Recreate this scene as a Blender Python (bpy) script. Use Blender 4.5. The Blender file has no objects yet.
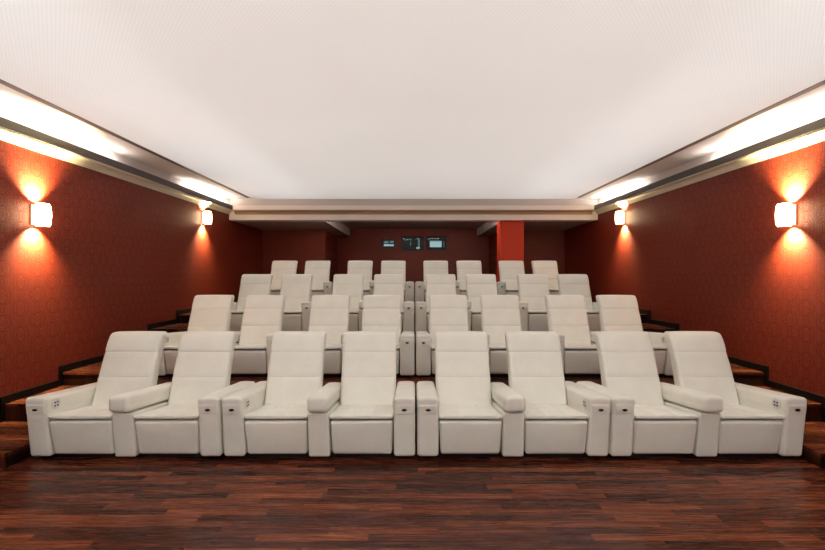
import bpy, bmesh, math, random
from mathutils import Vector, Matrix

random.seed(4)
S = bpy.context.scene
COL = S.collection
PI = math.pi

# ------------------------------------------------------------------ dimensions
CAM_H = 1.73
XW = 4.50            # side walls
CEIL = 3.583
Y_FRONT = -2.8       # screen wall behind the camera
Y_BEAM = 10.54
Y_BACK = 12.88       # rear walls of the side bays
Y_BOOTH = 15.07      # booth wall in the middle
SOFFIT = 3.072
RISE = 0.327
PL_A, PL_B, PL_C = 15.5, 7.4, 3.75     # W per square metre of the added ceiling fill lamps, front to back
ROW_Y = [3.96, 5.80, 7.64, 9.48]
ROW_X = 0.025
XA = 3.655            # inner edge of the aisle steps
STEPS = [(3.86, 0.13), (4.74, 0.315), (5.52, 0.485), (6.42, 0.646), (7.36, 0.81), (8.25, 0.97)]

# ------------------------------------------------------------------ materials
def srgb(r, g, b):
    def f(c):
        c /= 255.0
        return c / 12.92 if c <= 0.04045 else ((c + 0.055) / 1.055) ** 2.4
    return (f(r), f(g), f(b), 1.0)

class N:
    """small helper to write node graphs"""
    def __init__(self, name):
        self.m = bpy.data.materials.new(name)
        self.m.use_nodes = True
        self.t = self.m.node_tree
        self.b = self.t.nodes['Principled BSDF']
    def new(self, typ, **kw):
        n = self.t.nodes.new(typ)
        for k, v in kw.items():
            setattr(n, k, v)
        return n
    def link(self, a, b):
        self.t.links.new(a, b)
    def put(self, sock, v):
        if hasattr(v, 'links'):
            self.link(v, sock)
        else:
            sock.default_value = v
    def math(self, op, a, b=0.0, c=0.0):
        n = self.new('ShaderNodeMath', operation=op)
        self.put(n.inputs[0], a); self.put(n.inputs[1], b); self.put(n.inputs[2], c)
        return n.outputs[0]
    def xyz(self, x, y, z):
        n = self.new('ShaderNodeCombineXYZ')
        self.put(n.inputs[0], x); self.put(n.inputs[1], y); self.put(n.inputs[2], z)
        return n.outputs[0]
    def pos(self):
        g = self.new('ShaderNodeNewGeometry')
        s = self.new('ShaderNodeSeparateXYZ')
        self.link(g.outputs['Position'], s.inputs[0])
        return s.outputs[0], s.outputs[1], s.outputs[2]
    def noise(self, vec, scale=1.0, detail=3.0, rough=0.5, dist=0.0):
        n = self.new('ShaderNodeTexNoise')
        self.put(n.inputs['Vector'], vec)
        n.inputs['Scale'].default_value = scale
        n.inputs['Detail'].default_value = detail
        n.inputs['Roughness'].default_value = rough
        n.inputs['Distortion'].default_value = dist
        return n.outputs['Fac']
    def ramp(self, fac, stops):
        n = self.new('ShaderNodeValToRGB')
        self.put(n.inputs[0], fac)
        e = n.color_ramp.elements
        while len(e) < len(stops):
            e.new(0.5)
        for el, (p, c) in zip(e, stops):
            el.position = p; el.color = c
        return n.outputs[0]
    def mix(self, f, a, b, blend='MIX'):
        n = self.new('ShaderNodeMix', data_type='RGBA', blend_type=blend)
        self.put(n.inputs[0], f); self.put(n.inputs[6], a); self.put(n.inputs[7], b)
        return n.outputs[2]
    def bump(self, h, strength=0.2, dist=0.01):
        n = self.new('ShaderNodeBump')
        n.inputs['Strength'].default_value = strength
        n.inputs['Distance'].default_value = dist
        self.link(h, n.inputs['Height'])
        self.link(n.outputs[0], self.b.inputs['Normal'])

def plain(name, col, rough=0.5, metal=0.0, spec=0.5):
    n = N(name)
    n.b.inputs['Base Color'].default_value = col
    n.b.inputs['Roughness'].default_value = rough
    n.b.inputs['Metallic'].default_value = metal
    n.b.inputs['Specular IOR Level'].default_value = spec
    return n.m

def glow(name, col, strength):
    n = N(name)
    n.b.inputs['Base Color'].default_value = col
    n.b.inputs['Emission Color'].default_value = col
    n.b.inputs['Emission Strength'].default_value = strength
    return n.m

def leather():
    n = N('white_leather')
    tc = n.new('ShaderNodeTexCoord')
    big = n.noise(tc.outputs['Object'], 5.0, 3.0, 0.55)
    col = n.ramp(big, [(0.3, srgb(229, 228, 217)), (0.7, srgb(235, 234, 224))])
    n.link(col, n.b.inputs['Base Color'])
    n.b.inputs['Roughness'].default_value = 0.42
    n.b.inputs['Specular IOR Level'].default_value = 0.4
    v = n.new('ShaderNodeTexVoronoi')
    v.inputs['Scale'].default_value = 260.0
    n.link(tc.outputs['Object'], v.inputs['Vector'])
    wr = n.noise(tc.outputs['Object'], 14.0, 4.0, 0.55, 0.6)
    h = n.math('ADD', n.math('MULTIPLY', v.outputs['Distance'], 0.10), wr)
    n.bump(h, 0.22, 0.012)
    return n.m

def wood(name, dark=1.0, rough=0.2):
    n = N(name)
    x, y, z = n.pos()
    PW, PL = 0.076, 0.74
    row = n.math('FLOOR', n.math('DIVIDE', y, PW))
    w1 = n.new('ShaderNodeTexWhiteNoise', noise_dimensions='1D')
    n.link(row, w1.inputs['W'])
    xs = n.math('ADD', n.math('DIVIDE', x, PL), n.math('MULTIPLY', w1.outputs['Value'], 7.3))
    idx = n.math('FLOOR', xs)
    w2 = n.new('ShaderNodeTexWhiteNoise', noise_dimensions='3D')
    n.link(n.xyz(row, idx, 0.0), w2.inputs['Vector'])
    rnd = w2.outputs['Value']
    shift = n.math('MULTIPLY', rnd, 37.0)
    gv = n.xyz(n.math('MULTIPLY', n.math('ADD', x, shift), 1.3), n.math('MULTIPLY', y, 26.0), shift)
    grain = n.noise(gv, 1.0, 6.0, 0.62, 0.9)
    fine = n.noise(n.xyz(n.math('MULTIPLY', n.math('ADD', x, shift), 4.0), n.math('MULTIPLY', y, 130.0), shift), 1.0, 4.0, 0.6, 0.3)
    cath = n.noise(n.xyz(n.math('MULTIPLY', x, 1.1), n.math('MULTIPLY', y, 9.0), shift), 1.0, 2.0, 0.5, 2.5)
    rings = n.math('ABSOLUTE', n.math('SINE', n.math('MULTIPLY', cath, 46.0)))
    k = n.math('ADD', n.math('MULTIPLY', grain, 0.66), n.math('MULTIPLY', fine, 0.28))
    k = n.math('ADD', k, n.math('MULTIPLY', rings, 0.10))
    k = n.math('ADD', k, n.math('MULTIPLY', n.math('SUBTRACT', rnd, 0.5), 0.30))
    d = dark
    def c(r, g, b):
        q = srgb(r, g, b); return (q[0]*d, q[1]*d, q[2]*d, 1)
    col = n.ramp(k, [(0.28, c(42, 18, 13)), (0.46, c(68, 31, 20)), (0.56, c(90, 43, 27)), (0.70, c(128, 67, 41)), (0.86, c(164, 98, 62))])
    fy = n.math('FRACT', n.math('DIVIDE', y, PW))
    fx = n.math('FRACT', xs)
    gap = n.math('MAXIMUM', n.math('LESS_THAN', fy, 0.022), n.math('LESS_THAN', fx, 0.0025))
    col = n.mix(n.math('MULTIPLY', gap, 0.7), col, (0.008, 0.004, 0.003, 1))
    n.link(col, n.b.inputs['Base Color'])
    n.link(n.math('ADD', rough, n.math('MULTIPLY', fine, 0.14)), n.b.inputs['Roughness'])
    n.b.inputs['Specular IOR Level'].default_value = 0.16
    n.bump(n.math('SUBTRACT', n.math('MULTIPLY', fine, 0.3), gap), 0.06, 0.003)
    return n.m

def damask(name, axis):
    """red wallpaper with a satin symmetrical ornament; axis = the wall's horizontal axis"""
    n = N(name)
    x, y, z = n.pos()
    u = y if axis == 'y' else x
    PU, PV = 0.22, 0.30
    uu = n.math('DIVIDE', u, PU)
    colm = n.math('FLOOR', uu)
    odd = n.math('FLOORED_MODULO', colm, 2.0)
    vv = n.math('ADD', n.math('DIVIDE', z, PV), n.math('MULTIPLY', odd, 0.5))
    fu = n.math('ABSOLUTE', n.math('SUBTRACT', n.math('FRACT', uu), 0.5))   # mirrored left/right
    fv = n.math('FRACT', vv)
    fvm = n.math('ABSOLUTE', n.math('SUBTRACT', fv, 0.5))
    nz = n.noise(n.xyz(n.math('MULTIPLY', fu, 7.0), n.math('MULTIPLY', fvm, 8.0), 3.7), 1.0, 1.6, 0.5, 1.4)
    scroll = n.math('ABSOLUTE', n.math('SINE', n.math('MULTIPLY', nz, 34.0)))
    # ogee frame
    og = n.math('SUBTRACT', n.math('ADD', fu, n.math('MULTIPLY', n.math('COSINE', n.math('MULTIPLY', fv, 2*PI)), 0.17)), 0.27)
    oge = n.math('LESS_THAN', n.math('ABSOLUTE', og), 0.035)
    ring = n.math('LESS_THAN', n.math('ABSOLUTE', n.math('SUBTRACT', n.math('SQRT', n.math('ADD', n.math('MULTIPLY', fu, n.math('MULTIPLY', fu, 1.6)), n.math('MULTIPLY', fvm, fvm))), 0.30)), 0.02)
    mask = n.math('MAXIMUM', n.math('GREATER_THAN', scroll, 0.55), n.math('MAXIMUM', ring, n.math('MULTIPLY', oge, 0.6)))
    n.link(n.mix(mask, srgb(127, 49, 23), srgb(101, 31, 19)), n.b.inputs['Base Color'])
    n.link(n.math('ADD', 0.40, n.math('MULTIPLY', mask, 0.25)), n.b.inputs['Roughness'])
    n.link(n.math('ADD', 0.15, n.math('MULTIPLY', n.math('SUBTRACT', 1.0, mask), 0.45)), n.b.inputs['Specular IOR Level'])
    n.bump(n.math('ADD', mask, n.math('MULTIPLY', n.noise(n.xyz(x, y, z), 300.0, 2.0), 0.5)), 0.10, 0.004)
    return n.m

def ceiling_cloth():
    n = N('perforated_ceiling_cloth')
    x, y, z = n.pos()
    P = 0.032
    a = n.math('SINE', n.math('MULTIPLY', x, 2*PI/P))
    row = n.math('FLOORED_MODULO', n.math('FLOOR', n.math('DIVIDE', y, P*0.6)), 2.0)
    a = n.math('SINE', n.math('ADD', n.math('MULTIPLY', x, 2*PI/P), n.math('MULTIPLY', row, PI)))
    b = n.math('ABSOLUTE', n.math('SINE', n.math('MULTIPLY', y, PI/(P*0.6))))
    dot = n.math('GREATER_THAN', n.math('MULTIPLY', n.math('MAXIMUM', a, 0.0), b), 0.55)
    big = n.noise(n.xyz(x, y, z), 0.6, 2.0)
    col = n.mix(big, srgb(235, 227, 221), srgb(241, 234, 229))
    col = n.mix(n.math('MULTIPLY', dot, 0.13), col, srgb(150, 140, 134))
    n.link(col, n.b.inputs['Base Color'])
    n.b.inputs['Roughness'].default_value = 0.9
    n.b.inputs['Specular IOR Level'].default_value = 0.1
    # cloth made translucent so the added fill lamps above shine through
    tr = n.new('ShaderNodeBsdfTranslucent')
    n.link(col, tr.inputs['Color'])
    mx = n.new('ShaderNodeMixShader')
    mx.inputs[0].default_value = 0.35
    n.link(n.b.outputs[0], mx.inputs[1]); n.link(tr.outputs[0], mx.inputs[2])
    out = [q for q in n.t.nodes if q.type == 'OUTPUT_MATERIAL'][0]
    n.link(mx.outputs[0], out.inputs['Surface'])
    return n.m

M = {
    'leather': leather(),
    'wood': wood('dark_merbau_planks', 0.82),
    'riser': wood('dark_riser_board', 0.2, 0.4),  # same planks with their colour scaled much darker
    'wall_y': damask('red_damask_paper', 'y'),
    'wall_x': damask('red_damask_paper_rear', 'x'),
    'cloth': ceiling_cloth(),
    'ceil_white': plain('white_ceiling_paint', srgb(238, 231, 226), 0.85, 0, 0.15),
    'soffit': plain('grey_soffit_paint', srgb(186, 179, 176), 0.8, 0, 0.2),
    'beam': plain('white_beam_paint', srgb(234, 224, 214), 0.6, 0, 0.3),
    'frieze': plain('pale_grey_frieze_paint', srgb(205, 196, 190), 0.8, 0, 0.2),
    'cornice': plain('cream_gilt_cornice', srgb(216, 206, 186), 0.38, 0.12),
    'beam_cornice': plain('bronze_cornice', srgb(168, 138, 108), 0.4, 0.2),
    'fascia': plain('shade_toned_fascia', srgb(82, 76, 74), 0.6),  # shade put into the colour: darker than the matching beam fascia
    'batten': plain('taupe_batten', srgb(128, 112, 106), 0.7),
    'black': plain('black_skirting', srgb(14, 11, 11), 0.5, 0, 0.2),
    'plinth': plain('black_plinth', srgb(14, 13, 13), 0.8),
    'frame_dark': plain('shadow_dark_seat_frame', srgb(32, 30, 29), 0.8),  # shadow put into the colour: darkens the gap above the footrest
    'pull': plain('dark_bronze_pull', srgb(40, 33, 29), 0.35, 0.6),
    'button': plain('dark_button', srgb(70, 76, 88), 0.4),
    'plate': plain('pearl_switch_plate', srgb(214, 212, 206), 0.3, 0.15),
    'column': plain('red_pillar_paint', srgb(184, 52, 25), 0.55, 0, 0.3),
    'screen_wall': plain('white_front_wall', srgb(236, 234, 230), 0.9, 0, 0.1),
    'sconce_metal': plain('satin_nickel', srgb(170, 160, 148), 0.3, 0.9),
    'bulb': glow('warm_lit_glass', (1.0, 0.80, 0.46, 1), 22.0),
    'cove': glow('cove_light_tape', (1.0, 0.95, 0.90, 1), 15.0),
    'cove_dim': glow('cove_light_tape_dim', (1.0, 0.95, 0.90, 1), 8.0),
    'bay_fill': glow('bay_fill_tape', (1.0, 0.88, 0.8, 1), 48.0),  # added fill glow for the booth wall, hidden behind the beam
    'front_fill': glow('front_fill_tape', (1.0, 0.94, 0.88, 1), 52.0),  # added fill glow at the front wall, for frontal light on the seats
    'port_frame': plain('black_port_frame', srgb(8, 13, 18), 0.6),
    'port_back': plain('dark_booth_interior', srgb(10, 15, 19), 0.8),
    'teal': glow('teal_glass_glow', srgb(96, 136, 144), 0.5),  # emissive colour in place of reflections in the booth windows
    'pale': glow('pale_glass_glow', srgb(190, 214, 212), 0.6),
}
def glass():
    n = N('port_glass')
    n.b.inputs['Base Color'].default_value = (0.75, 0.9, 0.95, 1)
    n.b.inputs['Transmission Weight'].default_value = 1.0
    n.b.inputs['Roughness'].default_value = 0.0
    n.b.inputs['IOR'].default_value = 1.2
    return n.m
M['glass'] = glass()

# ------------------------------------------------------------------ mesh helpers
def obj(name, bm, mat, parent=None, smooth=False):
    bmesh.ops.recalc_face_normals(bm, faces=bm.faces[:])
    me = bpy.data.meshes.new(name)
    bm.to_mesh(me); bm.free()
    for m in (mat if isinstance(mat, (list, tuple)) else [mat]):
        me.materials.append(m)
    if smooth:
        me.polygons.foreach_set('use_smooth', [True] * len(me.polygons))
    o = bpy.data.objects.new(name, me)
    COL.objects.link(o)
    if parent is not None:
        o.parent = parent
    return o

def add_box(bm, x0, x1, y0, y1, z0, z1):
    v = [bm.verts.new(p) for p in ((x0,y0,z0),(x1,y0,z0),(x1,y1,z0),(x0,y1,z0),(x0,y0,z1),(x1,y0,z1),(x1,y1,z1),(x0,y1,z1))]
    fs = []
    for q in ((0,3,2,1),(4,5,6,7),(0,1,5,4),(1,2,6,5),(2,3,7,6),(3,0,4,7)):
        fs.append(bm.faces.new([v[i] for i in q]))
    return fs          # bottom, top, front(-y), right, back, left

def box_bm(*a):
    bm = bmesh.new(); add_box(bm, *a); return bm

def coords(h, r, n, extra=()):
    out = {-h, h, -h + r, h - r}
    for k in (0.08, 0.22, 0.4, 0.6, 0.8):
        out |= {-h + r * k, h - r * k}
    for i in range(1, n):
        out.add(-h + r + (2*h - 2*r) * i / n)
    for e in extra:
        if -h < e < h:
            out.add(e)
    L = sorted(out)
    res = [L[0]]
    for a in L[1:]:
        if a - res[-1] > 1e-4:
            res.append(a)
    return res

def rbox(bm, size, center, r, n=(6, 6, 6), extra=((), (), ()), deform=None):
    """rounded cushion-like box; deform works on local coords (relative to the centre)"""
    hx, hy, hz = (s / 2 for s in size)
    C = [coords(hx, r, n[0], extra[0]), coords(hy, r, n[1], extra[1]), coords(hz, r, n[2], extra[2])]
    H = (hx, hy, hz)
    cache = {}
    def vert(p):
        key = tuple(round(c, 5) for c in p)
        if key not in cache:
            q = Vector(p)
            inner = Vector([max(-H[i] + r, min(H[i] - r, q[i])) for i in range(3)])
            d = q - inner
            if d.length > 1e-9:
                q = inner + d.normalized() * r
            if deform:
                q = deform(q)
            cache[key] = bm.verts.new(q + Vector(center))
        return cache[key]
    for ax in range(3):
        a, b = [i for i in range(3) if i != ax]
        for sgn in (-1, 1):
            for i in range(len(C[a]) - 1):
                for j in range(len(C[b]) - 1):
                    ps = []
                    for (ii, jj) in ((i, j), (i+1, j), (i+1, j+1), (i, j+1)):
                        p = [0, 0, 0]; p[ax] = sgn * H[ax]; p[a] = C[a][ii]; p[b] = C[b][jj]
                        ps.append(vert(p))
                    if len(set(ps)) == 4:
                        bm.faces.new(ps)
    return bm

def add_lathe(bm, prof, M4, seg=20):
    """prof: (radius, height) pairs around local z, moved by matrix M4; ends closed"""
    rings = []
    for (r, h) in prof:
        rings.append([bm.verts.new(M4 @ Vector((r*math.cos(2*PI*k/seg), r*math.sin(2*PI*k/seg), h))) for k in range(seg)])
    for a, b in zip(rings, rings[1:]):
        for k in range(seg):
            bm.faces.new((a[k], a[(k+1) % seg], b[(k+1) % seg], b[k]))
    bm.faces.new(rings[0][::-1]); bm.faces.new(rings[-1])

def add_extrude(bm, prof, frame0, frame1):
    """sweep a closed 2-D profile between two frames (functions (a,b)->Vector)"""
    A = [bm.verts.new(frame0(*p)) for p in prof]
    B = [bm.verts.new(frame1(*p)) for p in prof]
    n = len(prof)
    fs = []
    for i in range(n):
        fs.append(bm.faces.new((A[i], A[(i+1) % n], B[(i+1) % n], B[i])))
    bm.faces.new(A[::-1]); bm.faces.new(B)
    return fs

def struct(name, bm, mat, label=None, cat=None, parent=None):
    o = obj(name, bm, mat, parent)
    if parent is None:
        o['kind'] = 'structure'
        if label: o['label'] = label
        if cat: o['category'] = cat
    return o

def thing(name, label, cat, loc, group=None):
    o = bpy.data.objects.new(name, None)
    o.empty_display_size = 0.1
    COL.objects.link(o)
    o.location = loc
    o['label'] = label; o['category'] = cat
    if group: o['group'] = group
    return o

# ------------------------------------------------------------------ room shell
struct('floor', box_bm(-XW, XW, Y_FRONT, Y_BEAM + 0.1, -0.12, 0.0), M['wood'], 'glossy dark red-brown plank floor in front of the seats', 'floor')

struct('wall_left', box_bm(-XW - 0.15, -XW, Y_FRONT, Y_BACK, -0.12, CEIL + 0.05), M['wall_y'], 'red damask wall with sconces on the side away from the pillar', 'wall')
struct('wall_right', box_bm(XW, XW + 0.15, Y_FRONT, Y_BACK, -0.12, CEIL + 0.05), M['wall_y'], 'red damask wall with sconces on the side of the pillar', 'wall')
struct('wall_front', box_bm(-XW - 0.15, XW + 0.15, Y_FRONT - 0.15, Y_FRONT, -0.12, CEIL + 0.05), M['screen_wall'], 'plain white wall facing the seats', 'wall')
bm = bmesh.new()
add_box(bm, -XW - 0.15, -2.64, Y_BACK, Y_BACK + 0.15, 0, SOFFIT)
add_box(bm, -2.79, -2.64, Y_BACK + 0.15, Y_BOOTH, 0, SOFFIT)
add_box(bm, 2.64, XW + 0.15, Y_BACK, Y_BACK + 0.15, 0, SOFFIT)
add_box(bm, 2.64, 2.79, Y_BACK + 0.15, Y_BOOTH, 0, SOFFIT)
add_box(bm, -2.79, 2.79, Y_BOOTH, Y_BOOTH + 0.15, 0, CEIL)
struct('wall_back', bm, M['wall_x'], 'dark red rear wall with three booth windows', 'wall')

# ceiling: perforated cloth field between the battens, plain margin outside them
S_IN, S_OUT = 3.905, 3.985
bm = bmesh.new()
bm.faces.new([bm.verts.new(p) for p in ((-S_IN, Y_FRONT, CEIL), (-S_IN, Y_BEAM, CEIL), (S_IN, Y_BEAM, CEIL), (S_IN, Y_FRONT, CEIL))])
struct('ceiling', bm, M['cloth'], 'white perforated cloth ceiling', 'ceiling')
# added, unseen: fill lamps over the cloth and a cover above them
bm = bmesh.new()
add_box(bm, -S_IN - 0.3, S_IN + 0.3, Y_FRONT - 0.3, Y_BEAM + 0.3, CEIL + 0.7, CEIL + 0.75)
struct('ceiling_fill_cover', bm, M['ceil_white'])
for k, (ya, yb, e) in enumerate(((Y_FRONT, 0.4, PL_A), (0.4, 2.4, PL_B), (2.4, Y_BEAM, PL_C))):
    for j, wt in enumerate((1.4, 1.0, 0.95, 1.0, 1.4)):
        ld = bpy.data.lights.new('ceiling_fill_lamp', 'AREA')
        ld.shape = 'RECTANGLE'; ld.size = 2 * S_IN / 5; ld.size_y = yb - ya
        ld.energy = e * wt * ld.size * ld.size_y; ld.color = (0.83, 0.95, 1.03)
        lo = bpy.data.objects.new('ceiling_fill_lamp', ld); COL.objects.link(lo)
        lo.location = ((j - 2) * 2 * S_IN / 5, (ya + yb) / 2, CEIL + 0.3)
bm = bmesh.new()
for s in (-1, 1):
    xa, xb = sorted((s * S_IN, s * XW))
    add_box(bm, xa, xb, Y_FRONT, Y_BEAM, CEIL, CEIL + 0.1)
struct('ceiling_margin', bm, M['ceil_white'], 'smooth white ceiling margins along the side walls', 'ceiling')
for s, nm, lb in ((-1, 'trim_1', 'thin taupe ceiling batten on the side away from the pillar'), (1, 'trim_2', 'thin taupe ceiling batten on the side of the pillar')):
    xa, xb = sorted((s * S_IN, s * S_OUT))
    struct(nm, box_bm(xa, xb, Y_FRONT + 0.05, Y_BEAM - 0.22, CEIL - 0.005, CEIL + 0.005), M['batten'], lb, 'batten')

# rear beam and soffits
struct('beam', box_bm(-XW, XW, Y_BEAM, Y_BEAM + 0.34, SOFFIT, CEIL + 0.05), [M['beam']], 'white beam across the room above the back row', 'beam')
bm = bmesh.new()
add_box(bm, -2.0, 2.0, 11.0, 11.05, 3.318, 3.334)  # added, hidden strip that brightens the booth wall
BAY = bm
bm = bmesh.new()
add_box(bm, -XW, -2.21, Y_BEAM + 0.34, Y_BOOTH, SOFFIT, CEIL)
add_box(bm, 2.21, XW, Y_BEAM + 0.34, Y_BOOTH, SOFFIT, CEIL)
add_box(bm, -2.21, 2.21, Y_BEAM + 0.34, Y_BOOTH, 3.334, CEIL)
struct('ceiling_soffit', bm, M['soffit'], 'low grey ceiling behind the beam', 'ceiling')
struct('cove_or_fill_tape', BAY, M['bay_fill'], parent=bpy.data.objects['ceiling_soffit'])
struct('pillar', box_bm(2.165, 2.718, 10.64, 11.2, 3 * RISE, SOFFIT), M['column'], 'square red pillar behind the back row', 'pillar')

# cornices: u = distance from the wall, z = height
CORN = [(0, 3.205), (0.014, 3.205), (0.014, 3.219), (0.026, 3.221), (0.026, 3.234), (0.036, 3.237)]
for k in range(9):
    a = k / 8 * PI / 2
    CORN.append((0.040 + 0.072 * (1 - math.cos(a)), 3.240 + 0.052 * math.sin(a)))
CORN += [(0.112, 3.300), (0.0, 3.300)]
FASC = [(0.0, 3.3), (0.147, 3.3), (0.147, 3.403), (0.138, 3.403), (0.138, 3.325), (0.0, 3.325)]
def ribs(bm, fr, a0, a1, step=0.034):
    n = int((a1 - a0) / step)
    for i in range(n):
        t = a0 + i * step
        pr = [(0.108, 3.276), (0.138, 3.276), (0.138, 3.300), (0.108, 3.300)]
        add_extrude(bm, pr, fr(t), fr(t + step * 0.55))
def side_frame(s):
    return lambda t: (lambda u, z: Vector((s * (XW - u), t, z)))
beam_frame = lambda t: (lambda u, z: Vector((t, Y_BEAM - u, z)))
front_frame = lambda t: (lambda u, z: Vector((t, Y_FRONT + u, z)))

def cornice(name, fr, a0, a1, label, fmat, lights, tilt=0.02):
    bm = bmesh.new()
    add_extrude(bm, CORN, fr(a0), fr(a1))
    ribs(bm, fr, a0, a1)
    o = struct(name, bm, M['cornice'], label, 'cornice')
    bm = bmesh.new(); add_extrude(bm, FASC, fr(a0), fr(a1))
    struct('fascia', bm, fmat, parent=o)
    for (b0, b1, lmat) in lights:
        bm = bmesh.new()
        add_extrude(bm, [(0.045, 3.325), (0.110, 3.325), (0.110, 3.392), (0.045, 3.392 + tilt * 0.6)], fr(b0), fr(b1))
        struct('cove_or_fill_tape', bm, lmat, parent=o)
    return o
for s, nm, lb in ((-1, 'trim_3', 'cream ribbed cornice along the wall away from the pillar'), (1, 'trim_4', 'cream ribbed cornice along the wall on the side of the pillar')):
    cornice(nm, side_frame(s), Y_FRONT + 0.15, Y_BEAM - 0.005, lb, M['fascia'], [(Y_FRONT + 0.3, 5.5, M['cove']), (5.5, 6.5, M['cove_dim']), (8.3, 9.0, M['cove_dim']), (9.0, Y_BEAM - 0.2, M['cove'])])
CMAT = M['cornice']; M['cornice'] = M['beam_cornice']
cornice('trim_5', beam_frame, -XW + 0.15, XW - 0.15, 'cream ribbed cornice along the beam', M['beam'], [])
M['cornice'] = CMAT
cornice('trim_6', front_frame, -XW + 0.15, XW - 0.15, 'cream cornice along the front wall', M['fascia'], [(-3.9, 3.9, M['front_fill'])], 0.0)  # its bright strip is added as frontal fill light

for s, nm in ((-1, 'trim_7'), (1, 'trim_8')):
    xa, xb = sorted((s * XW, s * (XW - 0.006)))
    struct(nm, box_bm(xa, xb, Y_FRONT, Y_BEAM, 3.33, CEIL - 0.001), M['ceil_white'], 'white wall strip above the cornice ' + ('away from the pillar' if s < 0 else 'on the side of the pillar'), 'frieze')
struct('trim_9', box_bm(-XW, XW, Y_BEAM - 0.006, Y_BEAM, 3.33, CEIL - 0.001), M['frieze'], 'pale grey strip between beam cornice and ceiling', 'frieze')

# tiers the rows stand on
def platform(name, x0, x1, y0, y1, h, label, cat, front=True, z0=0.0):
    bm = bmesh.new()
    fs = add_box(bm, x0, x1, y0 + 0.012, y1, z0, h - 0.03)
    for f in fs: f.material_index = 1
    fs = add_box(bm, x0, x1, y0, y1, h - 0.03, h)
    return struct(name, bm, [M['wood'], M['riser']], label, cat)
TY = [5.0, 6.84, 8.67]
names = ['second', 'third', 'back']
for i in range(3):
    y1 = TY[i + 1] if i < 2 else Y_BOOTH
    platform('platform', -XA, XA, TY[i], y1, RISE * (i + 1), 'dark wooden tier under the %s row of seats' % names[i], 'platform')
for s, side in ((-1, 'away from the pillar'), (1, 'on the side of the pillar')):
    for i, (y, h) in enumerate(STEPS):
        y1 = STEPS[i + 1][0] if i < 5 else Y_BACK
        xa, xb = sorted((s * XA, s * XW))
        ordn = ['lowest', 'second', 'third', 'fourth', 'fifth', 'topmost'][i]
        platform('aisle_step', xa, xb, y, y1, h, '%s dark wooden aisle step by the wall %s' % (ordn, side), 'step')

# stepped black skirting
for s, nm in ((-1, 'baseboard_left'), (1, 'baseboard_right')):
    bm = bmesh.new()
    xa, xb = sorted((s * XW, s * (XW - 0.022)))
    seq = [(Y_FRONT, 0.0)] + STEPS
    for i, (y, h) in enumerate(seq):
        y1 = seq[i + 1][0] if i < len(seq) - 1 else Y_BACK
        add_box(bm, xa, xb, y - (0.05 if i else 0), y1 - (0.05 if i < len(seq) - 1 else 0), h + (0.0 if i == 0 else 0.0), h + 0.088)
        if i:
            add_box(bm, xa, xb, y - 0.05, y - 0.001, seq[i-1][1], h)
    struct(nm, bm, M['black'], 'black stepped skirting %s' % ('away from the pillar' if s < 0 else 'on the side of the pillar'), 'skirting')

# booth windows
def booth_window(name, x0, x1, z0, z1, rects, label, fw=0.045):
    Y = Y_BOOTH
    bm = bmesh.new()
    add_box(bm, x0, x1, Y - 0.05, Y - 0.001, z1 - fw, z1)
    add_box(bm, x0, x1, Y - 0.05, Y - 0.001, z0, z0 + fw)
    add_box(bm, x0, x0 + fw, Y - 0.05, Y - 0.001, z0 + fw, z1 - fw)
    add_box(bm, x1 - fw, x1, Y - 0.05, Y - 0.001, z0 + fw, z1 - fw)
    w = struct(name, bm, M['port_frame'], label, 'window')
    struct('booth_interior', box_bm(x0 + fw, x1 - fw, Y - 0.012, Y - 0.002, z0 + fw, z1 - fw), M['port_back'], parent=w)
    struct('pane', box_bm(x0 + fw, x1 - fw, Y - 0.036, Y - 0.030, z0 + fw, z1 - fw), M['glass'], parent=w)
    for (a, b, c, d, m) in rects:
        struct('reflection_glow', box_bm(a, b, Y - 0.022, Y - 0.013, c, d), M[m], parent=w)  # glowing patches stand in for booth reflections in the glass
booth_window('window_1', -1.10, -0.62, 2.68, 2.98, [(-1.03, -0.69, 2.735, 2.80, 'pale'), (-1.03, -0.87, 2.83, 2.91, 'teal'), (-0.82, -0.69, 2.845, 2.915, 'teal')], 'smallest booth window in the rear wall', 0.03)
booth_window('window_2', -0.42, 0.36, 2.585, 3.09, [(0.16, 0.215, 2.70, 2.99, 'teal'), (0.10, 0.215, 2.645, 2.70, 'pale'), (-0.30, -0.25, 2.93, 2.98, 'teal'), (-0.14, -0.08, 2.94, 2.98, 'teal'), (-0.12, -0.09, 2.76, 2.88, 'teal')], 'middle booth window with a dark interior', 0.05)
booth_window('window_3', 0.44, 1.14, 2.60, 3.09, [(0.57, 0.98, 2.70, 2.90, 'pale'), (0.57, 0.98, 2.90, 2.93, 'teal'), (1.05, 1.07, 2.70, 2.90, 'teal')], 'booth window with a bright pale glow', 0.06)

# ------------------------------------------------------------------ two-seat recliner
AW, SW, CW = 0.20, 0.592, 0.202          # arm, seat, centre arm widths
UW = 2 * AW + 2 * SW + CW                # 1.786
SLANT = 0.06
Z0 = 0.035
L = M['leather']
def gauss(t, s): return math.exp(-(t / s) ** 2)

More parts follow.
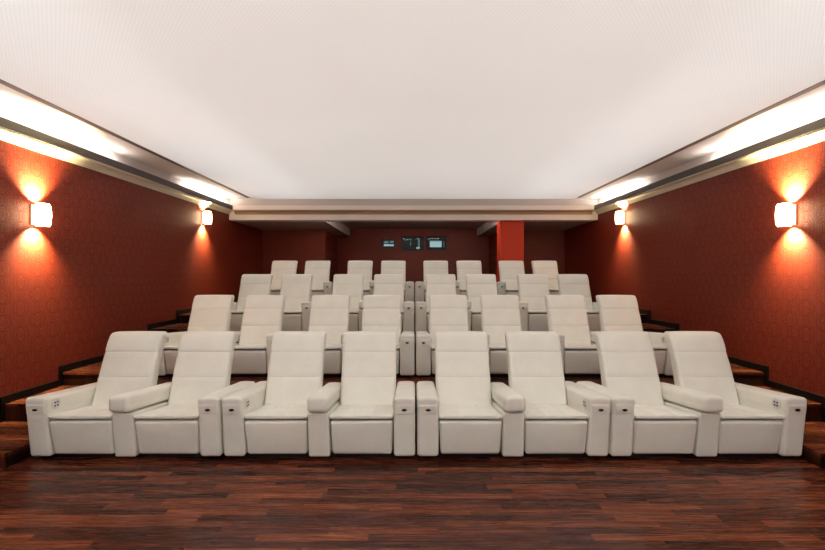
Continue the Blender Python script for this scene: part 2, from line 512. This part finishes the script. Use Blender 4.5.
def arm_mesh():
    """outer armrest, centred on x=0"""
    bm = bmesh.new()
    h, ln = 0.564, 0.965
    def df(p):
        q = p.copy()
        z = p.z + h / 2
        f = max(0.0, min(1.0, (p.y + ln/2) / ln))
        if p.y < 0:                                            # raked front
            q.y += SLANT * (1 - z / h) * (1 - f * 2) if f < 0.5 else 0
        q.z -= 0.082 * f * (z / h)                              # falls slightly to the rear
        if z > h * 0.6:                                        # padded crown
            q.z += 0.010 * (1 - (p.x / (AW/2)) ** 2)
        # stitched seams: under the padded top, along the sides
        if abs(p.x) > AW/2 - 0.012:
            q.x -= math.copysign(0.004, p.x) * gauss(z - 0.415, 0.007)
        else:
            if p.y < -ln/2 + 0.02: q.y += 0.004 * gauss(z - 0.415, 0.007)
        return q
    rbox(bm, (AW, ln, h), (0, ln/2, Z0 + h/2), 0.032, (4, 12, 8), ((), (), (0.117, 0.123, 0.129, 0.135, 0.141)), df)
    return bm

def panel_mesh():
    bm = bmesh.new()
    def df(p):
        q = p.copy(); q.y += SLANT * (1 - (0.458 + p.z) / 0.564) * 0.9; return q
    rbox(bm, (AW - 0.030, 0.022, 0.092), (0, 0.0075, 0.493), 0.008, (3, 1, 3), deform=df)
    return bm

def pull_mesh():
    bm = bmesh.new()
    M4 = Matrix.Translation((0, 0.0068, 0.490)) @ Matrix.Diagonal((1.0, 1.0, 0.5, 1.0)) @ Matrix.Rotation(PI/2, 4, 'X')
    add_lathe(bm, [(0.024, -0.004), (0.024, 0.005), (0.020, 0.008), (0.010, 0.0095)], M4, 24)
    return bm

def switch_mesh(side):          # on the inner flank, side = +1 when the seat lies towards +x
    M4 = Matrix.Translation((side * (AW/2 + 0.000), 0.118, 0.515)) @ Matrix.Rotation(side * PI/2, 4, 'Y')
    bm = bmesh.new()
    add_lathe(bm, [(0.050, -0.004), (0.050, 0.004), (0.046, 0.007), (0.042, 0.0055), (0.02, 0.0055)], M4, 28)
    return bm
def button_mesh(side, dy, dz):
    bm = bmesh.new()
    M4 = Matrix.Translation((side * (AW/2 + 0.004), 0.118 + dy, 0.515 + dz)) @ Matrix.Rotation(side * PI/2, 4, 'Y')
    add_lathe(bm, [(0.0085, -0.002), (0.0085, 0.005), (0.006, 0.0065)], M4, 12)
    return bm

def pillar_mesh():
    bm = bmesh.new()
    h, ln = 0.425, 0.90
    def df(p):
        q = p.copy(); z = p.z + h/2; f = (p.y + ln/2) / ln
        if f < 0.5: q.y += SLANT * (1 - z / 0.5) * (1 - 2*f)
        q.z -= 0.10 * f * (z / h)
        return q
    rbox(bm, (CW - 0.004, ln, h), (0, 0.0 + ln/2, Z0 + h/2), 0.02, (4, 8, 6), deform=df)
    return bm

def pad_mesh():
    bm = bmesh.new()
    ln, h = 0.93, 0.148
    def df(p):
        q = p.copy(); f = (p.y + ln/2) / ln
        q.z -= 0.100 * f
        if p.z > 0: q.z += 0.010 * (1 - (p.x / (CW/2)) ** 2)
        if abs(p.x) > CW/2 - 0.02: q.x -= math.copysign(0.003, p.x) * gauss(p.z + 0.005, 0.006)
        return q
    rbox(bm, (CW - 0.008, ln, h), (0, -0.045 + ln/2, 0.476 + h/2), 0.042, (4, 12, 4), ((), (), (-0.012, -0.005, 0.002)), df)
    return bm

def cushion_mesh():
    bm = bmesh.new()
    w, ln, h = SW - 0.006, 0.58, 0.10
    gx = [-0.098, 0.098]
    ex = sum([[g - 0.008, g - 0.004, g, g + 0.004, g + 0.008] for g in gx], [])
    def df(p):
        q = p.copy(); f = (p.y + ln/2) / ln
        top = max(0, p.z / (h/2))
        q.z += -0.068 * f
        bul = (1 - (p.x/(w/2))**2)
        q.z += top * 0.016 * bul * (1 - 0.4 * f)
        if f < 0.30: q.z = 0.05 - (0.05 - q.z) * (0.32 + 0.68 * max(0.0, (f - 0.2) / 0.1))   # thin lip over the footrest
        for g in gx: q.z -= top * 0.007 * gauss(p.x - g, 0.006)
        q.z -= top * 0.007 * gauss(p.y - 0.02, 0.006)
        return q
    rbox(bm, (w, ln, h), (0, 0.012 + ln/2, 0.436 - h/2), 0.022, (6, 6, 3), (ex, (0.012, 0.016, 0.02, 0.024, 0.028), ()), df)
    return bm

def footrest_mesh():
    bm = bmesh.new()
    w, ln, h = SW - 0.010, 0.09, 0.328
    def df(p):
        q = p.copy(); t = (p.z + h/2) / h
        q.y += SLANT * 0.95 * (1 - t)
        if p.y < 0:
            q.y -= 0.012 * (1 - (p.x/(w/2))**2) * math.sin(PI * min(1, max(0, t)))
        q.x *= 1 - 0.045 * (1 - t)
        return q
    rbox(bm, (w, ln, h), (0, 0.018 + ln/2, 0.052 + h/2), 0.026, (8, 2, 8), deform=df)
    return bm

BW = SW - 0.01
BZ0, BZ1 = 0.27, 1.090          # backrest foot and top
def back_y(z):                  # front face of the backrest
    t = (z - 0.30) / 0.80
    return 0.535 + 0.315 * t + 0.03 * math.sin(PI * min(1, max(0, t))) * -1
def backrest_mesh():
    bm = bmesh.new()
    h, th = 0.918 - BZ0, 0.18
    zc = BZ0 + h/2
    sz = 0.645 - zc
    def df(p):
        q = p.copy(); z = p.z + zc
        q.y += back_y(z) + th/2
        if p.y > 0:
            q.y -= 0.05 * max(0, min(1, (z - BZ0) / h))
        else:
            q.y -= 0.016 * (1 - (p.x/(BW/2))**2)
            q.y += 0.006 * gauss(p.z - sz, 0.008)
            q.y += 0.018 * (abs(p.x)/(BW/2))**4 * -1 * max(0, 1 - (z - BZ0)/0.28)     # wings forward at the foot
        return q
    rbox(bm, (BW, th, h), (0, 0, zc), 0.036, (10, 2, 10), ((), (), (sz - 0.012, sz - 0.006, sz, sz + 0.006, sz + 0.012)), df)
    return bm
def headrest_mesh():
    bm = bmesh.new()
    z0 = 0.878
    h, th = BZ1 - z0, 0.158
    zc = z0 + h/2
    def df(p):
        q = p.copy(); z = p.z + zc
        q.y += back_y(z) + th/2
        if p.y > 0: q.y -= 0.026
        else:
            q.y -= 0.012 * (1 - (p.x/(BW/2))**2) + 0.012 * math.sin(PI * max(0, min(1, (z - z0)/h))) + 0.002
        if p.z > 0: q.z += 0.004 * (1 - (p.x/(BW/2))**2)
        return q
    rbox(bm, (BW + 0.004, th, h), (0, 0, zc), 0.036, (10, 2, 5), deform=df)
    return bm

def make_recliner(label):
    t = thing('two_seat_recliner', label, 'recliner', (0, 0, 0), 'white two-seat recliners in four rows')
    bm = bmesh.new()
    add_box(bm, -UW/2 + 0.06, UW/2 - 0.06, 0.14, 0.88, 0.0, 0.045)
    obj('plinth', bm, M['plinth'], t)
    for sx in (-1, 1):
        xa = sx * (UW/2 - AW/2)
        a = obj('armrest', arm_mesh(), L, t, True); a.location = (xa, 0, 0)
        p = obj('drawer_front', panel_mesh(), L, a, True)
        obj('drawer_pull', pull_mesh(), M['pull'], a, True)['label'] = 'dark oval pull'
        obj('switch_plate', switch_mesh(-sx), M['plate'], a, False)['label'] = 'round pale switch plate'
        for dy in (-0.015, 0.015):
            for dz in (-0.015, 0.015):
                obj('button', button_mesh(-sx, dy, dz), M['button'], a)['label'] = 'dark round button'
        xs = sx * (CW/2 + SW/2)
        bm = bmesh.new()
        add_box(bm, -SW/2 + 0.012, SW/2 - 0.012, 0.135, 0.86, 0.045, 0.30)
        o = obj('seat_frame', bm, M['frame_dark'], t); o.location = (xs, 0, 0)
        for nm, f in (('seat_cushion', cushion_mesh), ('footrest', footrest_mesh)):
            o = obj(nm, f(), L, t, True); o.location = (xs, 0, 0)
        b = obj('backrest', backrest_mesh(), L, t, True); b.location = (xs, 0, 0)
        obj('headrest', headrest_mesh(), L, b, True)
    obj('center_support', pillar_mesh(), L, t, True)
    obj('center_armrest', pad_mesh(), L, t, True)
    return t

def copy_tree(o, parent=None):
    c = o.copy(); COL.objects.link(c)
    if parent is not None:
        c.parent = parent
    for ch in list(o.children):
        copy_tree(ch, c)
    return c

row_words = ['front row', 'second row', 'third row', 'back row']
place = [('at the wall end of the %s', 'away from the red pillar'),
         ('at the middle of the %s', 'away from the red pillar'),
         ('at the middle of the %s', "on the red pillar's side"),
         ('at the wall end of the %s', "on the red pillar's side")]
PITCH = 1.806
proto = None
for r in range(4):
    for u in range(4):
        lab = 'white two-seat recliner ' + place[u][0] % row_words[r] + ', ' + place[u][1]
        if proto is None:
            proto = make_recliner(lab); o = proto
        else:
            o = copy_tree(proto)
        o['label'] = lab
        o.location = (ROW_X + (u - 1.5) * PITCH, ROW_Y[r], RISE * r)

# ------------------------------------------------------------------ wall sconces
def make_sconce(label, x, y, z, s):
    t = thing('wall_sconce', label, 'wall lamp', (x, y, z), 'lit sconces on the side walls')
    t.rotation_euler = (0, 0, PI if s > 0 else 0)      # local +x points into the room
    obj('backplate', rbox(bmesh.new(), (0.018, 0.11, 0.24), (0.009, 0, 0), 0.006, (1, 2, 2)), M['sconce_metal'], t, True)
    obj('bracket', box_bm(0.017, 0.05, -0.015, 0.015, -0.015, 0.015), M['sconce_metal'], t)
    bm = bmesh.new()
    add_lathe(bm, [(0.062, -0.135), (0.078, -0.10), (0.084, 0.0), (0.078, 0.10), (0.062, 0.135)], Matrix.Translation((0.105, 0, 0)), 24)
    obj('glass_shade', bm, M['bulb'], t, True)
    for zz in (-0.136, 0.136):
        bm = bmesh.new()
        add_lathe(bm, [(0.058, zz - 0.004), (0.063, zz), (0.058, zz + 0.004)], Matrix.Translation((0.105, 0, 0)), 24)
        obj('rim', bm, M['sconce_metal'], t, True)
    for k in (-1, 1):
        ld = bpy.data.lights.new('sconce_beam', 'SPOT')
        ld.energy = 760 if k > 0 else 500; ld.color = (1.0, 0.86, 0.47); ld.spot_size = math.radians(116); ld.spot_blend = 0.9
        ld.shadow_soft_size = 0.03
        lo = bpy.data.objects.new('sconce_beam', ld); COL.objects.link(lo); lo.parent = t
        lo.location = (0.075, 0, k * 0.15)
        lo.rotation_euler = (0 if k < 0 else PI, math.radians(-30 * k), 0)
    return t
for s, side in ((-1, 'wall away from the red pillar'), (1, "wall on the red pillar's side")):
    make_sconce('glowing wall sconce beside the front row, ' + side, s * XW, 5.12, 2.44, s)
    make_sconce('glowing wall sconce close to the ceiling beam, ' + side, s * XW, 9.22, 2.95, s)

# ------------------------------------------------------------------ world, camera, view
w = bpy.data.worlds.new('World'); S.world = w
w.use_nodes = True
w.node_tree.nodes['Background'].inputs[0].default_value = (0, 0, 0, 1)
w.node_tree.nodes['Background'].inputs[1].default_value = 0.0

cd = bpy.data.cameras.new('camera'); cam = bpy.data.objects.new('camera', cd)
COL.objects.link(cam); S.camera = cam
cd.sensor_width = 36.0
cd.lens = 432.0 / 825.0 * 36.0
cd.shift_x = -1.0 / 825.0
cd.clip_start = 0.05
cam.location = (0, 0, CAM_H)
cam.rotation_euler = (PI/2, 0, 0)

S.view_settings.view_transform = 'Standard'
S.view_settings.look = 'None'
S.view_settings.exposure = 0.0
S.view_settings.gamma = 1.0
S.view_settings.use_curve_mapping = False
try:
    S.cycles.use_denoising = True
    S.cycles.max_bounces = 10
    S.cycles.diffuse_bounces = 8
    S.cycles.sample_clamp_indirect = 6.0
except Exception:
    pass
